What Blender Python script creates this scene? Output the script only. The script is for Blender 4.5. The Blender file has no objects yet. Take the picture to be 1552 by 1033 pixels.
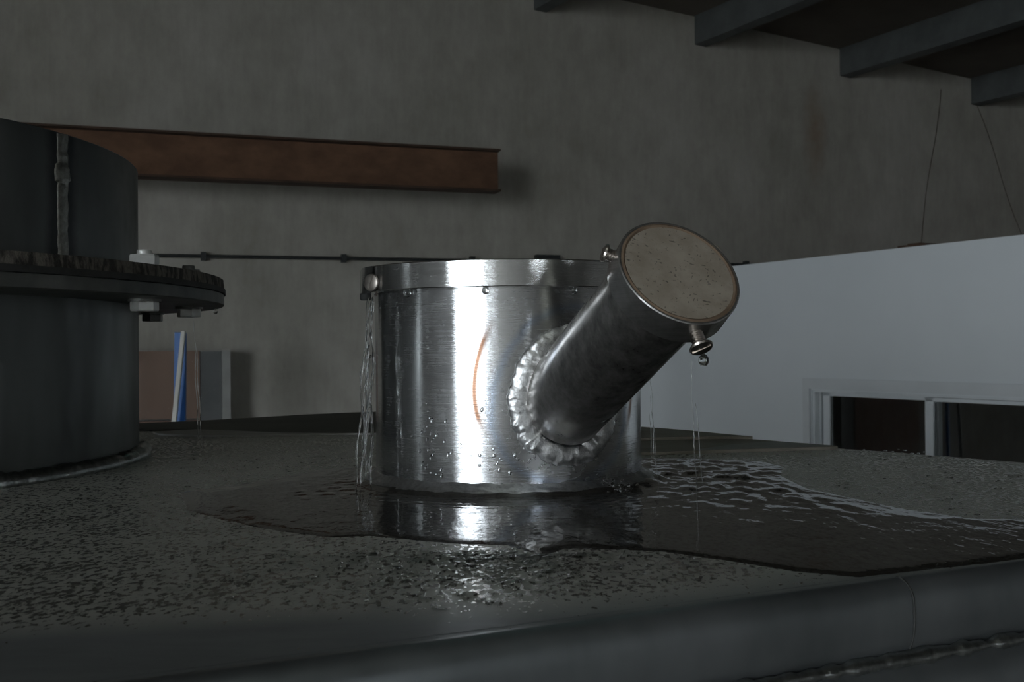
import bpy, bmesh, math, random
from mathutils import Vector, Matrix, noise

random.seed(7)
scene = bpy.context.scene
COL = scene.collection

# ------------------------------------------------------------------ camera
cam_d = bpy.data.cameras.new('camera')
cam_d.sensor_fit = 'HORIZONTAL'
cam_d.sensor_width = 36.0
cam_d.lens = 1600.0 / 1552.0 * 36.0
cam_d.clip_start = 0.02
cam_d.dof.use_dof = True
cam_d.dof.focus_distance = 0.69
cam_d.dof.aperture_fstop = 32.0
cam = bpy.data.objects.new('camera', cam_d)
COL.objects.link(cam)
PITCH, ROLL, CAM_H = -0.0066, -0.008, 0.0987
fwd = Vector((0, math.cos(PITCH), -math.sin(PITCH)))
right0 = Vector((1, 0, 0))
down0 = -right0.cross(fwd)
right = right0 * math.cos(ROLL) - down0 * math.sin(ROLL)
up = -(right0 * math.sin(ROLL) + down0 * math.cos(ROLL))
cam.matrix_world = Matrix(((right.x, up.x, -fwd.x, 0), (right.y, up.y, -fwd.y, 0),
                           (right.z, up.z, -fwd.z, CAM_H), (0, 0, 0, 1)))
scene.camera = cam

# ------------------------------------------------------------------ world: even overcast sky
world = bpy.data.worlds.new('overcast_sky')
scene.world = world
world.use_nodes = True
wn = world.node_tree
wn.nodes['Background'].inputs['Color'].default_value = (0.86, 0.94, 1.0, 1)
wn.nodes['Background'].inputs['Strength'].default_value = 11.0

scene.view_settings.view_transform = 'Standard'
scene.view_settings.look = 'None'
scene.view_settings.gamma = 1.0
scene.view_settings.exposure = 0.0
scene.view_settings.use_curve_mapping = False
scene.cycles.use_denoising = True
scene.cycles.use_adaptive_sampling = True
scene.cycles.adaptive_threshold = 0.015
scene.cycles.max_bounces = 9
scene.cycles.diffuse_bounces = 4
scene.cycles.glossy_bounces = 6
scene.cycles.transmission_bounces = 8
scene.cycles.transparent_max_bounces = 12
scene.cycles.sample_clamp_indirect = 6.0

# ------------------------------------------------------------------ hall frame
E1 = Vector((0.947, 0.321, 0.0)).normalized()
E2 = Vector((-E1.y, E1.x, 0.0))
BACK = 5.72                       # distance of the concrete wall along E2
U = Vector((0.480, -0.877, 0.0)).normalized()   # run of office wall and purlins, towards the viewer
FLOOR = -2.15
LEFT, REAR, RIGHT = -7.0, -9.0, 9.5


def hall(a, b, z):
    return E1 * a + E2 * b + Vector((0, 0, z))


def add_portal(name, center, xdir, ydir, sx, sy):
    """sky portal in an opening of the hall (guides sampling, emits nothing itself)"""
    L = bpy.data.lights.new(name, 'AREA')
    L.shape = 'RECTANGLE'
    L.size, L.size_y = sx, sy
    L.cycles.is_portal = True
    o = bpy.data.objects.new(name, L)
    COL.objects.link(o)
    z = xdir.cross(ydir)          # lights shine along -z
    o.matrix_world = Matrix(((xdir.x, ydir.x, z.x, center.x), (xdir.y, ydir.y, z.y, center.y),
                             (xdir.z, ydir.z, z.z, center.z), (0, 0, 0, 1)))
    return o


ZUP = Vector((0, 0, 1))
DOOR = (-8.2, -3.45, FLOOR, 1.95)            # e2 range and z range of the open roller door in the left wall
SLOT_L = (1.95, 2.3, -0.9, 1.6)             # narrow windows in the left wall
SLOT_B = (4.25, 5.05, -1.5, 1.0)
REAR_SLOTS = [(-6.45, -6.1, -0.6, 1.8), (0.85, 1.2, -0.4, 1.5), (4.5, 4.75, -0.4, 1.3)]
for nm, (b0, b1, z0, z1) in (('door_sky_portal', DOOR), ('slot_sky_portal', SLOT_L), ('slot_sky_portal', SLOT_B)):
    add_portal(nm, hall(LEFT - 0.1, (b0 + b1) / 2, (z0 + z1) / 2), E2, ZUP.copy(), b1 - b0, z1 - z0).matrix_world @= Matrix.Rotation(math.pi, 4, 'Y')

# ------------------------------------------------------------------ mesh helpers


def world_of(o):
    w = Matrix.LocRotScale(o.location, o.rotation_euler, o.scale)
    return world_of(o.parent) @ o.matrix_parent_inverse @ w if o.parent else w


class MB:
    def __init__(self):
        self.v, self.f = [], []

    def add(self, verts, faces):
        o = len(self.v)
        self.v += [tuple(p) for p in verts]
        self.f += [tuple(i + o for i in f) for f in faces]
        return self

    def obox(self, o, x, y, z):
        """box from corner o along vectors x,y,z"""
        o, x, y, z = Vector(o), Vector(x), Vector(y), Vector(z)
        p = [o, o + x, o + x + y, o + y, o + z, o + x + z, o + x + y + z, o + y + z]
        f = [(0, 3, 2, 1), (4, 5, 6, 7), (0, 1, 5, 4), (1, 2, 6, 5), (2, 3, 7, 6), (3, 0, 4, 7)]
        if x.cross(y).dot(z) < 0:
            f = [tuple(reversed(q)) for q in f]
        return self.add(p, f)

    def lathe(self, prof, c=(0, 0, 0), segs=96, a0=0.0, a1=2 * math.pi, frame=None):
        """prof: (r, h) list; frame: (x, y, axis) vectors"""
        c = Vector(c)
        X, Y, A = frame or (Vector((1, 0, 0)), Vector((0, 1, 0)), ZUP)
        closed = abs(a1 - a0 - 2 * math.pi) < 1e-6
        n = segs if closed else segs + 1
        vs, fs = [], []
        for r, h in prof:
            for i in range(n):
                t = a0 + (a1 - a0) * i / segs
                vs.append(c + X * (r * math.cos(t)) + Y * (r * math.sin(t)) + A * h)
        for j in range(len(prof) - 1):
            for i in range(segs):
                k = (i + 1) % n
                fs.append((j * n + i, j * n + k, (j + 1) * n + k, (j + 1) * n + i))
        return self.add(vs, fs)

    def sweep(self, path, rad, n=8, closed=False, normal=None, squash=1.0, jitter=0.0, cap=True, jscale=300):
        P = [Vector(p) for p in path]
        m = len(P)
        N = None
        vs, fs = [], []
        for i in range(m):
            t = (P[(i + 1) % m] - P[i - 1]) if closed else (P[min(i + 1, m - 1)] - P[max(i - 1, 0)])
            t.normalize()
            if normal is not None:
                N = Vector(normal[i])
                N = (N - t * N.dot(t)).normalized()
            else:
                if N is None:
                    N = t.orthogonal().normalized()
                N = (N - t * N.dot(t)).normalized()
            B = t.cross(N)
            r = rad[i] if hasattr(rad, '__len__') else rad
            for k in range(n):
                a = 2 * math.pi * k / n
                q = r
                if jitter:
                    w = P[i] + N * (r * squash * math.cos(a)) + B * (r * math.sin(a))
                    q *= 1 + jitter * (noise.noise(w * jscale) + .6 * noise.noise(w * jscale * 2.3))
                vs.append(P[i] + N * (q * squash * math.cos(a)) + B * (q * math.sin(a)))
        for i in range(m if closed else m - 1):
            j = (i + 1) % m
            for k in range(n):
                l = (k + 1) % n
                fs.append((i * n + k, i * n + l, j * n + l, j * n + k))
        if cap and not closed:
            fs.append(tuple(reversed(range(n))))
            fs.append(tuple((m - 1) * n + k for k in range(n)))
        return self.add(vs, fs)

    def prism(self, poly, z0, z1):
        n = len(poly)
        vs = [(x, y, z0) for x, y in poly] + [(x, y, z1) for x, y in poly]
        fs = [tuple(reversed(range(n))), tuple(range(n, 2 * n))]
        fs += [(i, (i + 1) % n, n + (i + 1) % n, n + i) for i in range(n)]
        return self.add(vs, fs)

    def hexnut(self, c, axis, r, h, rot=0.0, chamfer=.95):
        A = Vector(axis).normalized()
        X = A.orthogonal().normalized()
        Y = A.cross(X)
        return self.lathe([(0, 0), (r * chamfer, 0), (r, h * .14), (r, h * .86), (r * chamfer, h), (0, h)], c, 6,
                          rot, rot + 2 * math.pi, (X, Y, A))

    def build(self, name, mat, parent=None, smooth=None):
        me = bpy.data.meshes.new(name)
        me.from_pydata(self.v, [], self.f)
        bm = bmesh.new()
        bm.from_mesh(me)
        bmesh.ops.remove_doubles(bm, verts=bm.verts, dist=1e-6)
        bmesh.ops.recalc_face_normals(bm, faces=bm.faces)
        bm.to_mesh(me)
        bm.free()
        if mat:
            me.materials.append(mat)
        if smooth:
            me.shade_smooth()
            me.set_sharp_from_angle(angle=math.radians(smooth))
        o = bpy.data.objects.new(name, me)
        COL.objects.link(o)
        if parent:
            o.parent = parent
            o.matrix_parent_inverse = world_of(parent).inverted()
        return o


def tag(o, label=None, cat=None, group=None, kind=None):
    if label:
        o['label'] = label
    if cat:
        o['category'] = cat
    if group:
        o['group'] = group
    if kind:
        o['kind'] = kind
    return o


def thing(name, label, cat, loc, group=None):
    o = bpy.data.objects.new(name, None)
    o.empty_display_size = 0.02
    COL.objects.link(o)
    o.location = loc
    o.matrix_world = Matrix.Translation(Vector(loc))
    return tag(o, label, cat, group)


# ------------------------------------------------------------------ materials


class NT:
    def __init__(self, name):
        self.m = bpy.data.materials.new(name)
        self.m.use_nodes = True
        self.t = self.m.node_tree
        self.b = self.t.nodes['Principled BSDF']
        self._co = None

    def n(self, kind, **kw):
        nd = self.t.nodes.new(kind)
        for k, v in kw.items():
            setattr(nd, k, v)
        return nd

    def l(self, a, b):
        self.t.links.new(a, b)

    def co(self):
        if not self._co:
            g = self.n('ShaderNodeNewGeometry')
            self._co = g.outputs['Position']
        return self._co

    def mapped(self, scale=(1, 1, 1), loc=(0, 0, 0), rot=(0, 0, 0)):
        mp = self.n('ShaderNodeMapping')
        mp.inputs['Scale'].default_value = scale
        mp.inputs['Location'].default_value = loc
        mp.inputs['Rotation'].default_value = rot
        self.l(self.co(), mp.inputs['Vector'])
        return mp.outputs['Vector']

    def noise(self, scale, detail=3, rough=.55, vec=None, stretch=(1, 1, 1), loc=(0, 0, 0), rot=(0, 0, 0)):
        nz = self.n('ShaderNodeTexNoise')
        nz.inputs['Scale'].default_value = scale
        nz.inputs['Detail'].default_value = detail
        nz.inputs['Roughness'].default_value = rough
        self.l(vec or self.mapped(stretch, loc, rot), nz.inputs['Vector'])
        return nz.outputs['Fac']

    def ramp(self, fac, stops, interp='LINEAR'):
        r = self.n('ShaderNodeValToRGB')
        r.color_ramp.interpolation = interp
        el = r.color_ramp.elements
        while len(el) < len(stops):
            el.new(0.5)
        for e, (p, c) in zip(el, stops):
            e.position = p
            e.color = c if hasattr(c, '__len__') else (c, c, c, 1)
        self.l(fac, r.inputs['Fac'])
        return r.outputs['Color']

    def math(self, op, a, b=None, clamp=False):
        nd = self.n('ShaderNodeMath', operation=op, use_clamp=clamp)
        for i, x in enumerate((a, b)):
            if x is None:
                continue
            if isinstance(x, (int, float)):
                nd.inputs[i].default_value = x
            else:
                self.l(x, nd.inputs[i])
        return nd.outputs[0]

    def mix(self, fac, a, b):
        nd = self.n('ShaderNodeMix', data_type='RGBA')
        for s, x in ((nd.inputs['Factor'], fac), (nd.inputs['A'], a), (nd.inputs['B'], b)):
            if isinstance(x, (int, float)):
                s.default_value = x
            elif isinstance(x, (tuple, list)):
                s.default_value = tuple(x) if len(x) == 4 else tuple(x) + (1,)
            else:
                self.l(x, s)
        return nd.outputs['Result']

    def set(self, **kw):
        for k, v in kw.items():
            s = self.b.inputs[k.replace('_', ' ')]
            if isinstance(v, (int, float)):
                s.default_value = v
            elif isinstance(v, (tuple, list)):
                s.default_value = tuple(v) if len(v) == 4 else tuple(v) + (1,)
            else:
                self.l(v, s)
        return self

    def bump(self, h, strength=.3, dist=.001):
        bp = self.n('ShaderNodeBump')
        bp.inputs['Strength'].default_value = strength
        bp.inputs['Distance'].default_value = dist
        self.l(h, bp.inputs['Height'])
        self.l(bp.outputs['Normal'], self.b.inputs['Normal'])
        return self


def mottled(name, c0, c1, scale, rough=.6, metal=0.0, bump=0.0, bdist=.001, stretch=(1, 1, 1), r2=None, detail=4, lo=.35, hi=.65):
    m = NT(name)
    f = m.noise(scale, detail, .6, stretch=stretch)
    m.set(Base_Color=m.ramp(f, [(lo, tuple(c0) + (1,)), (hi, tuple(c1) + (1,))]), Metallic=metal)
    if r2 is not None:
        m.set(Roughness=m.ramp(m.noise(scale * 1.7, 3, .6, stretch=stretch, loc=(3, 1, 2)), [(.35, rough), (.65, r2)]))
    else:
        m.set(Roughness=rough)
    if bump:
        m.bump(m.noise(scale * 4, 4, .65, stretch=stretch), bump, bdist)
    return m.m


def make_concrete():
    m = NT('concrete')
    a = m.noise(.9, 5, .6)
    b = m.noise(7, 5, .7, stretch=(1, 1, .6))
    c = m.noise(38, 3, .6, stretch=(1, 1, .12))
    s = m.math('ADD', m.math('MULTIPLY', a, .5), m.math('ADD', m.math('MULTIPLY', b, .38), m.math('MULTIPLY', c, .12)))
    col = m.ramp(s, [(.36, (.285, .267, .232, 1)), (.5, (.365, .345, .305, 1)), (.64, (.44, .42, .375, 1))])
    # rust-brown run mark high on the wall
    p = hall(3.98, BACK, 1.45)
    sub = m.n('ShaderNodeVectorMath', operation='SUBTRACT')
    m.l(m.co(), sub.inputs[0])
    sub.inputs[1].default_value = p
    dv = m.n('ShaderNodeVectorMath', operation='MULTIPLY')
    m.l(sub.outputs[0], dv.inputs[0])
    dv.inputs[1].default_value = (9, 9, 2.6)
    ln = m.n('ShaderNodeVectorMath', operation='LENGTH')
    m.l(dv.outputs[0], ln.inputs[0])
    k = m.math('MULTIPLY', m.math('SUBTRACT', 1.0, ln.outputs['Value'], True), m.noise(12, 3, .6), True)
    col = m.mix(m.math('MULTIPLY', k, .9), col, (.22, .11, .05))
    m.set(Base_Color=col, Roughness=.9).bump(b, .15, .004)
    m.b.inputs['Specular IOR Level'].default_value = .2
    return m.m


# branch pipe placement, needed by the heat-tint pattern around its weld
NC = Vector((-0.0031, 0.8025, 0.0))
R_N = 0.100
BR_B = Vector((0.0384, 0.7115, 0.066))
BR_C = Vector((0.0950, 0.5950, 0.1412))
BR_A = (BR_C - BR_B).normalized()
R_P = 0.0306


def axis_distance(m):
    """distance of the shading point from the branch axis (object geometry, not view)"""
    sub = m.n('ShaderNodeVectorMath', operation='SUBTRACT')
    m.l(m.co(), sub.inputs[0])
    sub.inputs[1].default_value = BR_B
    cr = m.n('ShaderNodeVectorMath', operation='CROSS_PRODUCT')
    m.l(sub.outputs[0], cr.inputs[0])
    cr.inputs[1].default_value = BR_A
    ln = m.n('ShaderNodeVectorMath', operation='LENGTH')
    m.l(cr.outputs[0], ln.inputs[0])
    return ln.outputs['Value']


def make_polished(name, base, rough, tint=False, smudge=.5, haze=.3, line=.4, blot=.4):
    m = NT(name)
    lines = m.noise(1.0, 4, .7, stretch=(26, 26, 1500))
    cloud = m.noise(22, 5, .65)
    fine = m.noise(90, 4, .7, stretch=(1, 1, .6))
    r = m.math('ADD', rough, m.math('MULTIPLY', m.math('SUBTRACT', cloud, .42, True), smudge))
    col = m.mix(m.math('MULTIPLY', fine, .35), tuple(base), tuple(x * .72 for x in base))
    if tint:
        d0 = axis_distance(m)
        d = m.math('ADD', d0, m.math('MULTIPLY', m.math('SUBTRACT', m.noise(60, 3, .5), .5), .006))
        dn = m.math('MULTIPLY', d, 10.0)
        sz = m.n('ShaderNodeSeparateXYZ')
        m.l(m.co(), sz.inputs[0])
        zc = sz.outputs['Z']
        halo = m.ramp(dn, [(.36, .85), (.47, .75), (.53, 0.0), (1, 0)])
        blue = m.ramp(dn, [(.47, 0), (.515, .55), (.56, 0.0), (1, 0)])
        brown = m.ramp(m.math('SUBTRACT', m.math('MULTIPLY', d0, 10.0), m.math('MULTIPLY', m.math('SUBTRACT', zc, .0844), 2.1)), [(.615, 0), (.645, .945), (.657, .945), (.680, 0)])
        brown = m.math('MULTIPLY', brown, m.ramp(m.math('MULTIPLY', sz.outputs['Z'], 5.0), [(.19, 0), (.26, 1), (.52, 1), (.60, 0)]))
        col = m.mix(halo, col, (.36, .36, .36))
        col = m.mix(blue, col, (.34, .42, .56))
        col = m.mix(brown, col, (.11, .045, .016))
        r = m.math('ADD', r, m.math('MULTIPLY', halo, .22))
        low = m.n('ShaderNodeSeparateXYZ')
        m.l(m.co(), low.inputs[0])
    m.set(Base_Color=col, Metallic=1.0, Roughness=r)
    m.bump(lines, .10 * line / .4, .0006)
    # hazy second lobe of the brushed surface
    g = m.n('ShaderNodeBsdfAnisotropic')
    m.l(col, g.inputs['Color'])
    g.inputs['Roughness'].default_value = .5
    mx = m.n('ShaderNodeMixShader')
    m.l(m.math('ADD', haze, m.math('ADD', m.math('MULTIPLY', m.math('SUBTRACT', fine, .45), blot), m.math('MULTIPLY', m.math('SUBTRACT', lines, .5), line)), True), mx.inputs[0])
    m.l(m.b.outputs[0], mx.inputs[1])
    m.l(g.outputs[0], mx.inputs[2])
    m.l(mx.outputs[0], m.t.nodes['Material Output'].inputs['Surface'])
    return m.m


def make_wet_plate():
    m = NT('wet_steel_plate')
    warp = m.noise(30, 3, .6)
    sp = m.noise(420, 3, .6, stretch=(.75, .42, 1), rot=(0, 0, -.45))
    area = m.noise(6, 3, .5)
    k = m.math('ADD', sp, m.math('MULTIPLY', m.math('SUBTRACT', area, .5), .12))
    k = m.math('ADD', k, m.math('MULTIPLY', m.math('SUBTRACT', warp, .5), .22))
    sx = m.n('ShaderNodeSeparateXYZ')
    m.l(m.co(), sx.inputs[0])
    X, Y = sx.outputs['X'], sx.outputs['Y']
    # water has run off along the front edge, more so towards the left end
    dfront = m.math('SUBTRACT', m.math('SUBTRACT', m.math('MULTIPLY', Y, .902), m.math('MULTIPLY', X, .431)), .3355)
    along = m.math('ADD', m.math('MULTIPLY', X, .902), m.math('MULTIPLY', m.math('SUBTRACT', Y, .372), .431))
    width = m.ramp(m.math('ADD', m.math('MULTIPLY', along, 2.0), .5), [(.0, .11), (.36, .045), (.6, .004), (1, .002)])
    dd = m.math('ADD', m.math('SUBTRACT', dfront, width), m.math('MULTIPLY', m.math('SUBTRACT', area, .5), .05))
    dry = m.ramp(m.math('ADD', m.math('MULTIPLY', dd, 12.0), .5), [(.35, 1), (.85, 0)])
    k = m.math('SUBTRACT', k, m.math('MULTIPLY', dry, .17))
    # far plate carries a denser film than the near part
    far = m.ramp(Y, [(.45, 0), (.85, 1)])
    k = m.math('ADD', k, m.math('MULTIPLY', m.math('SUBTRACT', far, .35), -.02))
    wet = m.ramp(k, [(.50, 0), (.56, 1)])
    base = m.mix(m.noise(38, 4, .65), (.50, .50, .46), (.62, .62, .575))
    base = m.mix(dry, base, m.mix(m.noise(1.0, 4, .65, stretch=(14, 60, 1), rot=(0, 0, -.445)), (.16, .168, .176), (.34, .352, .36)))
    col = m.mix(wet, base, (.25, .237, .213))
    rg = m.math('SUBTRACT', m.math('ADD', .46, m.math('MULTIPLY', m.noise(40, 3, .6), .12)), m.math('MULTIPLY', wet, .33))
    m.set(Base_Color=col, Metallic=.5, Roughness=rg)
    m.bump(wet, .22, .0005)
    return m.m


def make_water(name='water', bump=.5, scale=120, dist=.001, trans=1.0):
    m = NT(name)
    m.set(Base_Color=(.97, .99, .985), Roughness=.0, IOR=1.33)
    m.b.inputs['Transmission Weight'].default_value = trans
    if trans < 1:
        m.set(Base_Color=(.055, .05, .043), Roughness=.03)
    if bump:
        m.bump(m.noise(scale, 3, .55, stretch=(1, .45, 1), rot=(0, 0, .25)), bump, dist)
    return m.m


def make_film():
    m = NT('clear_plastic_film')
    m.set(Base_Color=(.8, .8, .8), Roughness=.12, Alpha=.06)
    m.bump(m.noise(7, 4, .7, stretch=(1, 1, 2.5), rot=(.3, .5, .2)), 1.0, .03)
    return m.m


def make_weld(name, base, rough):
    m = NT(name)
    f = m.noise(260, 4, .7)
    m.set(Base_Color=m.ramp(f, [(.3, tuple(x * .6 for x in base) + (1,)), (.6, tuple(base) + (1,))]), Metallic=1.0, Roughness=rough)
    m.bump(m.noise(420, 3, .6), .45, .0009)
    return m.m


M = {}
M['concrete'] = make_concrete()
M['floor'] = mottled('floor_concrete', (.22, .21, .2), (.32, .31, .29), 2.2, .75, bump=.1)
M['yard'] = mottled('yard_concrete', (.34, .34, .33), (.42, .42, .4), .8, .9)
M['wall_plain'] = mottled('painted_block_wall', (.30, .29, .27), (.36, .35, .33), 1.3, .9)
M['roof'] = mottled('dark_roof_sheet', (.10, .085, .07), (.14, .12, .10), 2.0, .85)
M['purlin'] = mottled('grey_steel_purlin', (.085, .092, .092), (.12, .128, .128), 6.0, .6, .2)
M['white_wall'] = mottled('white_painted_panel', (.68, .72, .745), (.74, .775, .80), .9, .55)
M['white_trim'] = mottled('white_window_trim', (.62, .65, .67), (.68, .71, .73), 5, .45)
M['alu'] = mottled('white_window_profile', (.62, .66, .68), (.70, .73, .75), 9, .35)
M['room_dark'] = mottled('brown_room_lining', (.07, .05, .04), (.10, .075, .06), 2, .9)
M['rust'] = mottled('red_oxide_steel', (.10, .05, .027), (.165, .086, .048), 7, .85, bump=.2, stretch=(1, 1, 1.6))
M['rust_dark'] = mottled('dark_rusty_steel', (.045, .028, .018), (.08, .045, .03), 9, .9)
M['cable'] = mottled('black_cable', (.012, .014, .014), (.022, .024, .024), 20, .5)
M['board'] = mottled('brown_board', (.17, .10, .065), (.23, .14, .095), 3, .8, stretch=(1, 1, .3))
M['board_red'] = mottled('red_brown_timber', (.13, .06, .035), (.19, .09, .05), 6, .8)
M['grey_board'] = mottled('grey_insulation_board', (.075, .08, .08), (.11, .115, .115), 6, .7)
M['pale_edge'] = mottled('pale_board_edge', (.26, .26, .245), (.33, .33, .31), 8, .7)
M['blue'] = mottled('blue_painted_board', (.004, .10, .36), (.010, .135, .44), 6, .45)
M['white_strip'] = mottled('white_batten', (.55, .54, .50), (.66, .65, .6), 8, .6)
M['film'] = make_film()
M['glass'] = NT('window_glass').set(Base_Color=(.9, .93, .93), Roughness=0.0, IOR=1.45).m
M['glass'].node_tree.nodes['Principled BSDF'].inputs['Transmission Weight'].default_value = 1.0
M['nozzle'] = make_polished('polished_steel_heat_tinted', (.66, .665, .67), .05, True, .4, .20)
M['cap'] = make_polished('brushed_cap_steel', (.70, .70, .69), .05, False, .10, .16)
M['branch'] = make_polished('dull_pipe_steel', (.50, .485, .47), .12, False, .6, .42, .05, 1.3)
M['cap_branch'] = make_polished('brushed_branch_cap_steel', (.66, .65, .64), .07, False, .3, .36, .3)
M['weld'] = make_weld('silver_weld_bead', (.94, .94, .94), .42)
M['weld_wet'] = make_weld('wet_grey_weld', (.75, .76, .77), .36)
M['weld_dark'] = make_weld('grey_weld_bead', (.45, .47, .46), .28)
M['weld_dull'] = make_weld('dull_weld_seam', (.36, .36, .33), .38)
def make_face():
    m = NT('tan_oxidised_plate')
    base = m.ramp(m.noise(60, 4, .65), [(.35, (.29, .245, .195, 1)), (.65, (.38, .33, .27, 1))])
    scr = m.ramp(m.noise(1.0, 2, .5, stretch=(120, 420, 420), rot=(.4, .3, .7)), [(.30, 1), (.35, 0)])
    scr2 = m.ramp(m.noise(1.0, 2, .5, stretch=(500, 150, 500), rot=(.2, .9, .1), loc=(2, 3, 1)), [(.29, 1), (.34, 0)])
    k = m.math('MULTIPLY', m.math('MAXIMUM', scr, scr2), .75)
    m.set(Base_Color=m.mix(k, base, (.07, .06, .05)), Metallic=.2, Roughness=.55)
    m.bump(m.noise(240, 4, .65), .2, .0005)
    return m.m


M['face'] = make_face()
M['rust_ring'] = mottled('rust_brown_ring', (.17, .115, .078), (.25, .18, .125), 90, .55, .3)
M['screw'] = mottled('worn_screw_steel', (.42, .37, .33), (.58, .53, .49), 160, .3, 1.0)
M['neck'] = mottled('dark_mill_steel', (.085, .092, .09), (.20, .21, .205), 8, .34, .85, stretch=(1, 1, .3), r2=.55, bump=.08)


def make_neck_seam():
    """neck steel with the dark heat-affected bands either side of its vertical weld"""
    m = NT('dark_mill_steel_with_heat_band')
    f = m.noise(8, 4, .6, stretch=(1, 1, .3))
    col = m.ramp(f, [(.35, (.085, .092, .09, 1)), (.65, (.20, .21, .205, 1))])
    aw_ = math.radians(-14.8)
    sub = m.n('ShaderNodeVectorMath', operation='SUBTRACT')
    m.l(m.co(), sub.inputs[0])
    sub.inputs[1].default_value = (-.6671 + .3236 * math.cos(aw_), .9161 + .3236 * math.sin(aw_), 0)
    fl_ = m.n('ShaderNodeVectorMath', operation='MULTIPLY')
    m.l(sub.outputs[0], fl_.inputs[0])
    fl_.inputs[1].default_value = (1, 1, 0)
    ln = m.n('ShaderNodeVectorMath', operation='LENGTH')
    m.l(fl_.outputs[0], ln.inputs[0])
    d = m.math('ADD', m.math('MULTIPLY', ln.outputs['Value'], 20.0), m.math('MULTIPLY', m.math('SUBTRACT', m.noise(40, 3, .6), .5), .2))
    band = m.ramp(d, [(.12, .8), (.22, .75), (.42, 0), (1, 0)])
    col = m.mix(band, col, (.03, .032, .036))
    m.set(Base_Color=col, Metallic=.85, Roughness=m.ramp(m.noise(14, 3, .6), [(.35, .34), (.65, .55)]))
    return m.m


M['neck_seam'] = make_neck_seam()
M['flange'] = mottled('dark_flange_steel', (.085, .09, .085), (.15, .15, .14), 26, .5, .6, bump=.15)
M['flame_cut'] = mottled('flame_cut_rim', (.035, .032, .028), (.19, .17, .145), 190, .85, .2, bump=.9, bdist=.002, stretch=(1, 1, .35), lo=.42, hi=.6)
M['gasket'] = mottled('black_rubber_gasket', (.022, .023, .022), (.04, .04, .038), 60, .75)
M['zinc'] = mottled('bright_zinc_bolt', (.60, .60, .57), (.72, .72, .69), 70, .42, .35)  # bolt parts that catch the light, brightness put into the colour
M['zinc_dark'] = mottled('weathered_bolt', (.16, .16, .15), (.26, .26, .245), 80, .5, .7)  # darker copy of the bolt metal, shade put into the colour
M['plate'] = make_wet_plate()
M['edge'] = mottled('rolled_steel_edge', (.20, .215, .225), (.30, .315, .325), 14, .34, .85, bump=.08, r2=.46, stretch=(1, 1, .5))
M['dry_plate'] = mottled('dry_brown_steel', (.25, .23, .195), (.33, .305, .265), 12, .5, .6, r2=.65)
M['dark_plate'] = mottled('matt_dark_steel', (.085, .083, .072), (.12, .118, .10), 10, .7, .4)
M['light_plate'] = mottled('pale_sheet_steel', (.30, .30, .28), (.38, .38, .36), 12, .5, .7)  # plate steel with caught light put into a paler colour
M['water'] = make_water('water_sheet', .4, 95, .0012, .45)
M['drop'] = make_water('water_drop', 0)
M['sky_sheet'] = NT('green_translucent_sheet').m
_t = M['sky_sheet'].node_tree
_tb = _t.nodes.new('ShaderNodeBsdfTransparent')
_tb.inputs['Color'].default_value = (.34, .48, .45, 1)
_t.links.new(_tb.outputs[0], _t.nodes['Material Output'].inputs['Surface'])
M['sky_sheet_grey'] = M['sky_sheet'].copy()
M['sky_sheet_grey'].name = 'grimy_translucent_sheet'
M['sky_sheet_grey'].node_tree.nodes['Transparent BSDF'].inputs['Color'].default_value = (.25, .25, .232, 1)


def struct(o, label, cat=None):
    tag(o, label, None, None, 'structure')
    return o


# ------------------------------------------------------------------ setting: hall shell
mb = MB()
mb.obox(hall(LEFT, REAR, FLOOR - .2), E1 * (RIGHT - LEFT), E2 * (BACK - REAR), ZUP * .2)
struct(mb.build('floor', M['floor']), 'grey concrete hall floor')
mb = MB()
mb.obox(hall(LEFT - 40, REAR - 20, FLOOR - .4), E1 * 39.8, E2 * 50, ZUP * .35)
mb.obox(hall(LEFT - .2, REAR - 20, FLOOR - .4), E1 * 30, E2 * 19.8, ZUP * .35)
struct(mb.build('trim_1', M['yard']), 'pale concrete yard outside the open hall door')

WALL_TOP = 5.0
mb = MB()
mb.obox(hall(LEFT - .2, BACK, FLOOR), E1 * (RIGHT - LEFT + .4), E2 * .2, ZUP * (WALL_TOP - FLOOR))
struct(mb.build('wall_back', M['concrete']), 'grey concrete back wall with faint vertical streaks')


def wall_with_holes(mb, org, xd, length, nd, holes, zt):
    """holes: sorted (x0,x1,z0,z1) along xd"""
    x = 0.0
    for (x0, x1, z0, z1) in holes:
        mb.obox(org + xd * x + ZUP * FLOOR, xd * (x0 - x), nd, ZUP * (zt - FLOOR))
        if z0 > FLOOR + .01:
            mb.obox(org + xd * x0 + ZUP * FLOOR, xd * (x1 - x0), nd, ZUP * (z0 - FLOOR))
        mb.obox(org + xd * x0 + ZUP * z1, xd * (x1 - x0), nd, ZUP * (zt - z1))
        x = x1
    mb.obox(org + xd * x + ZUP * FLOOR, xd * (length - x), nd, ZUP * (zt - FLOOR))


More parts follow.
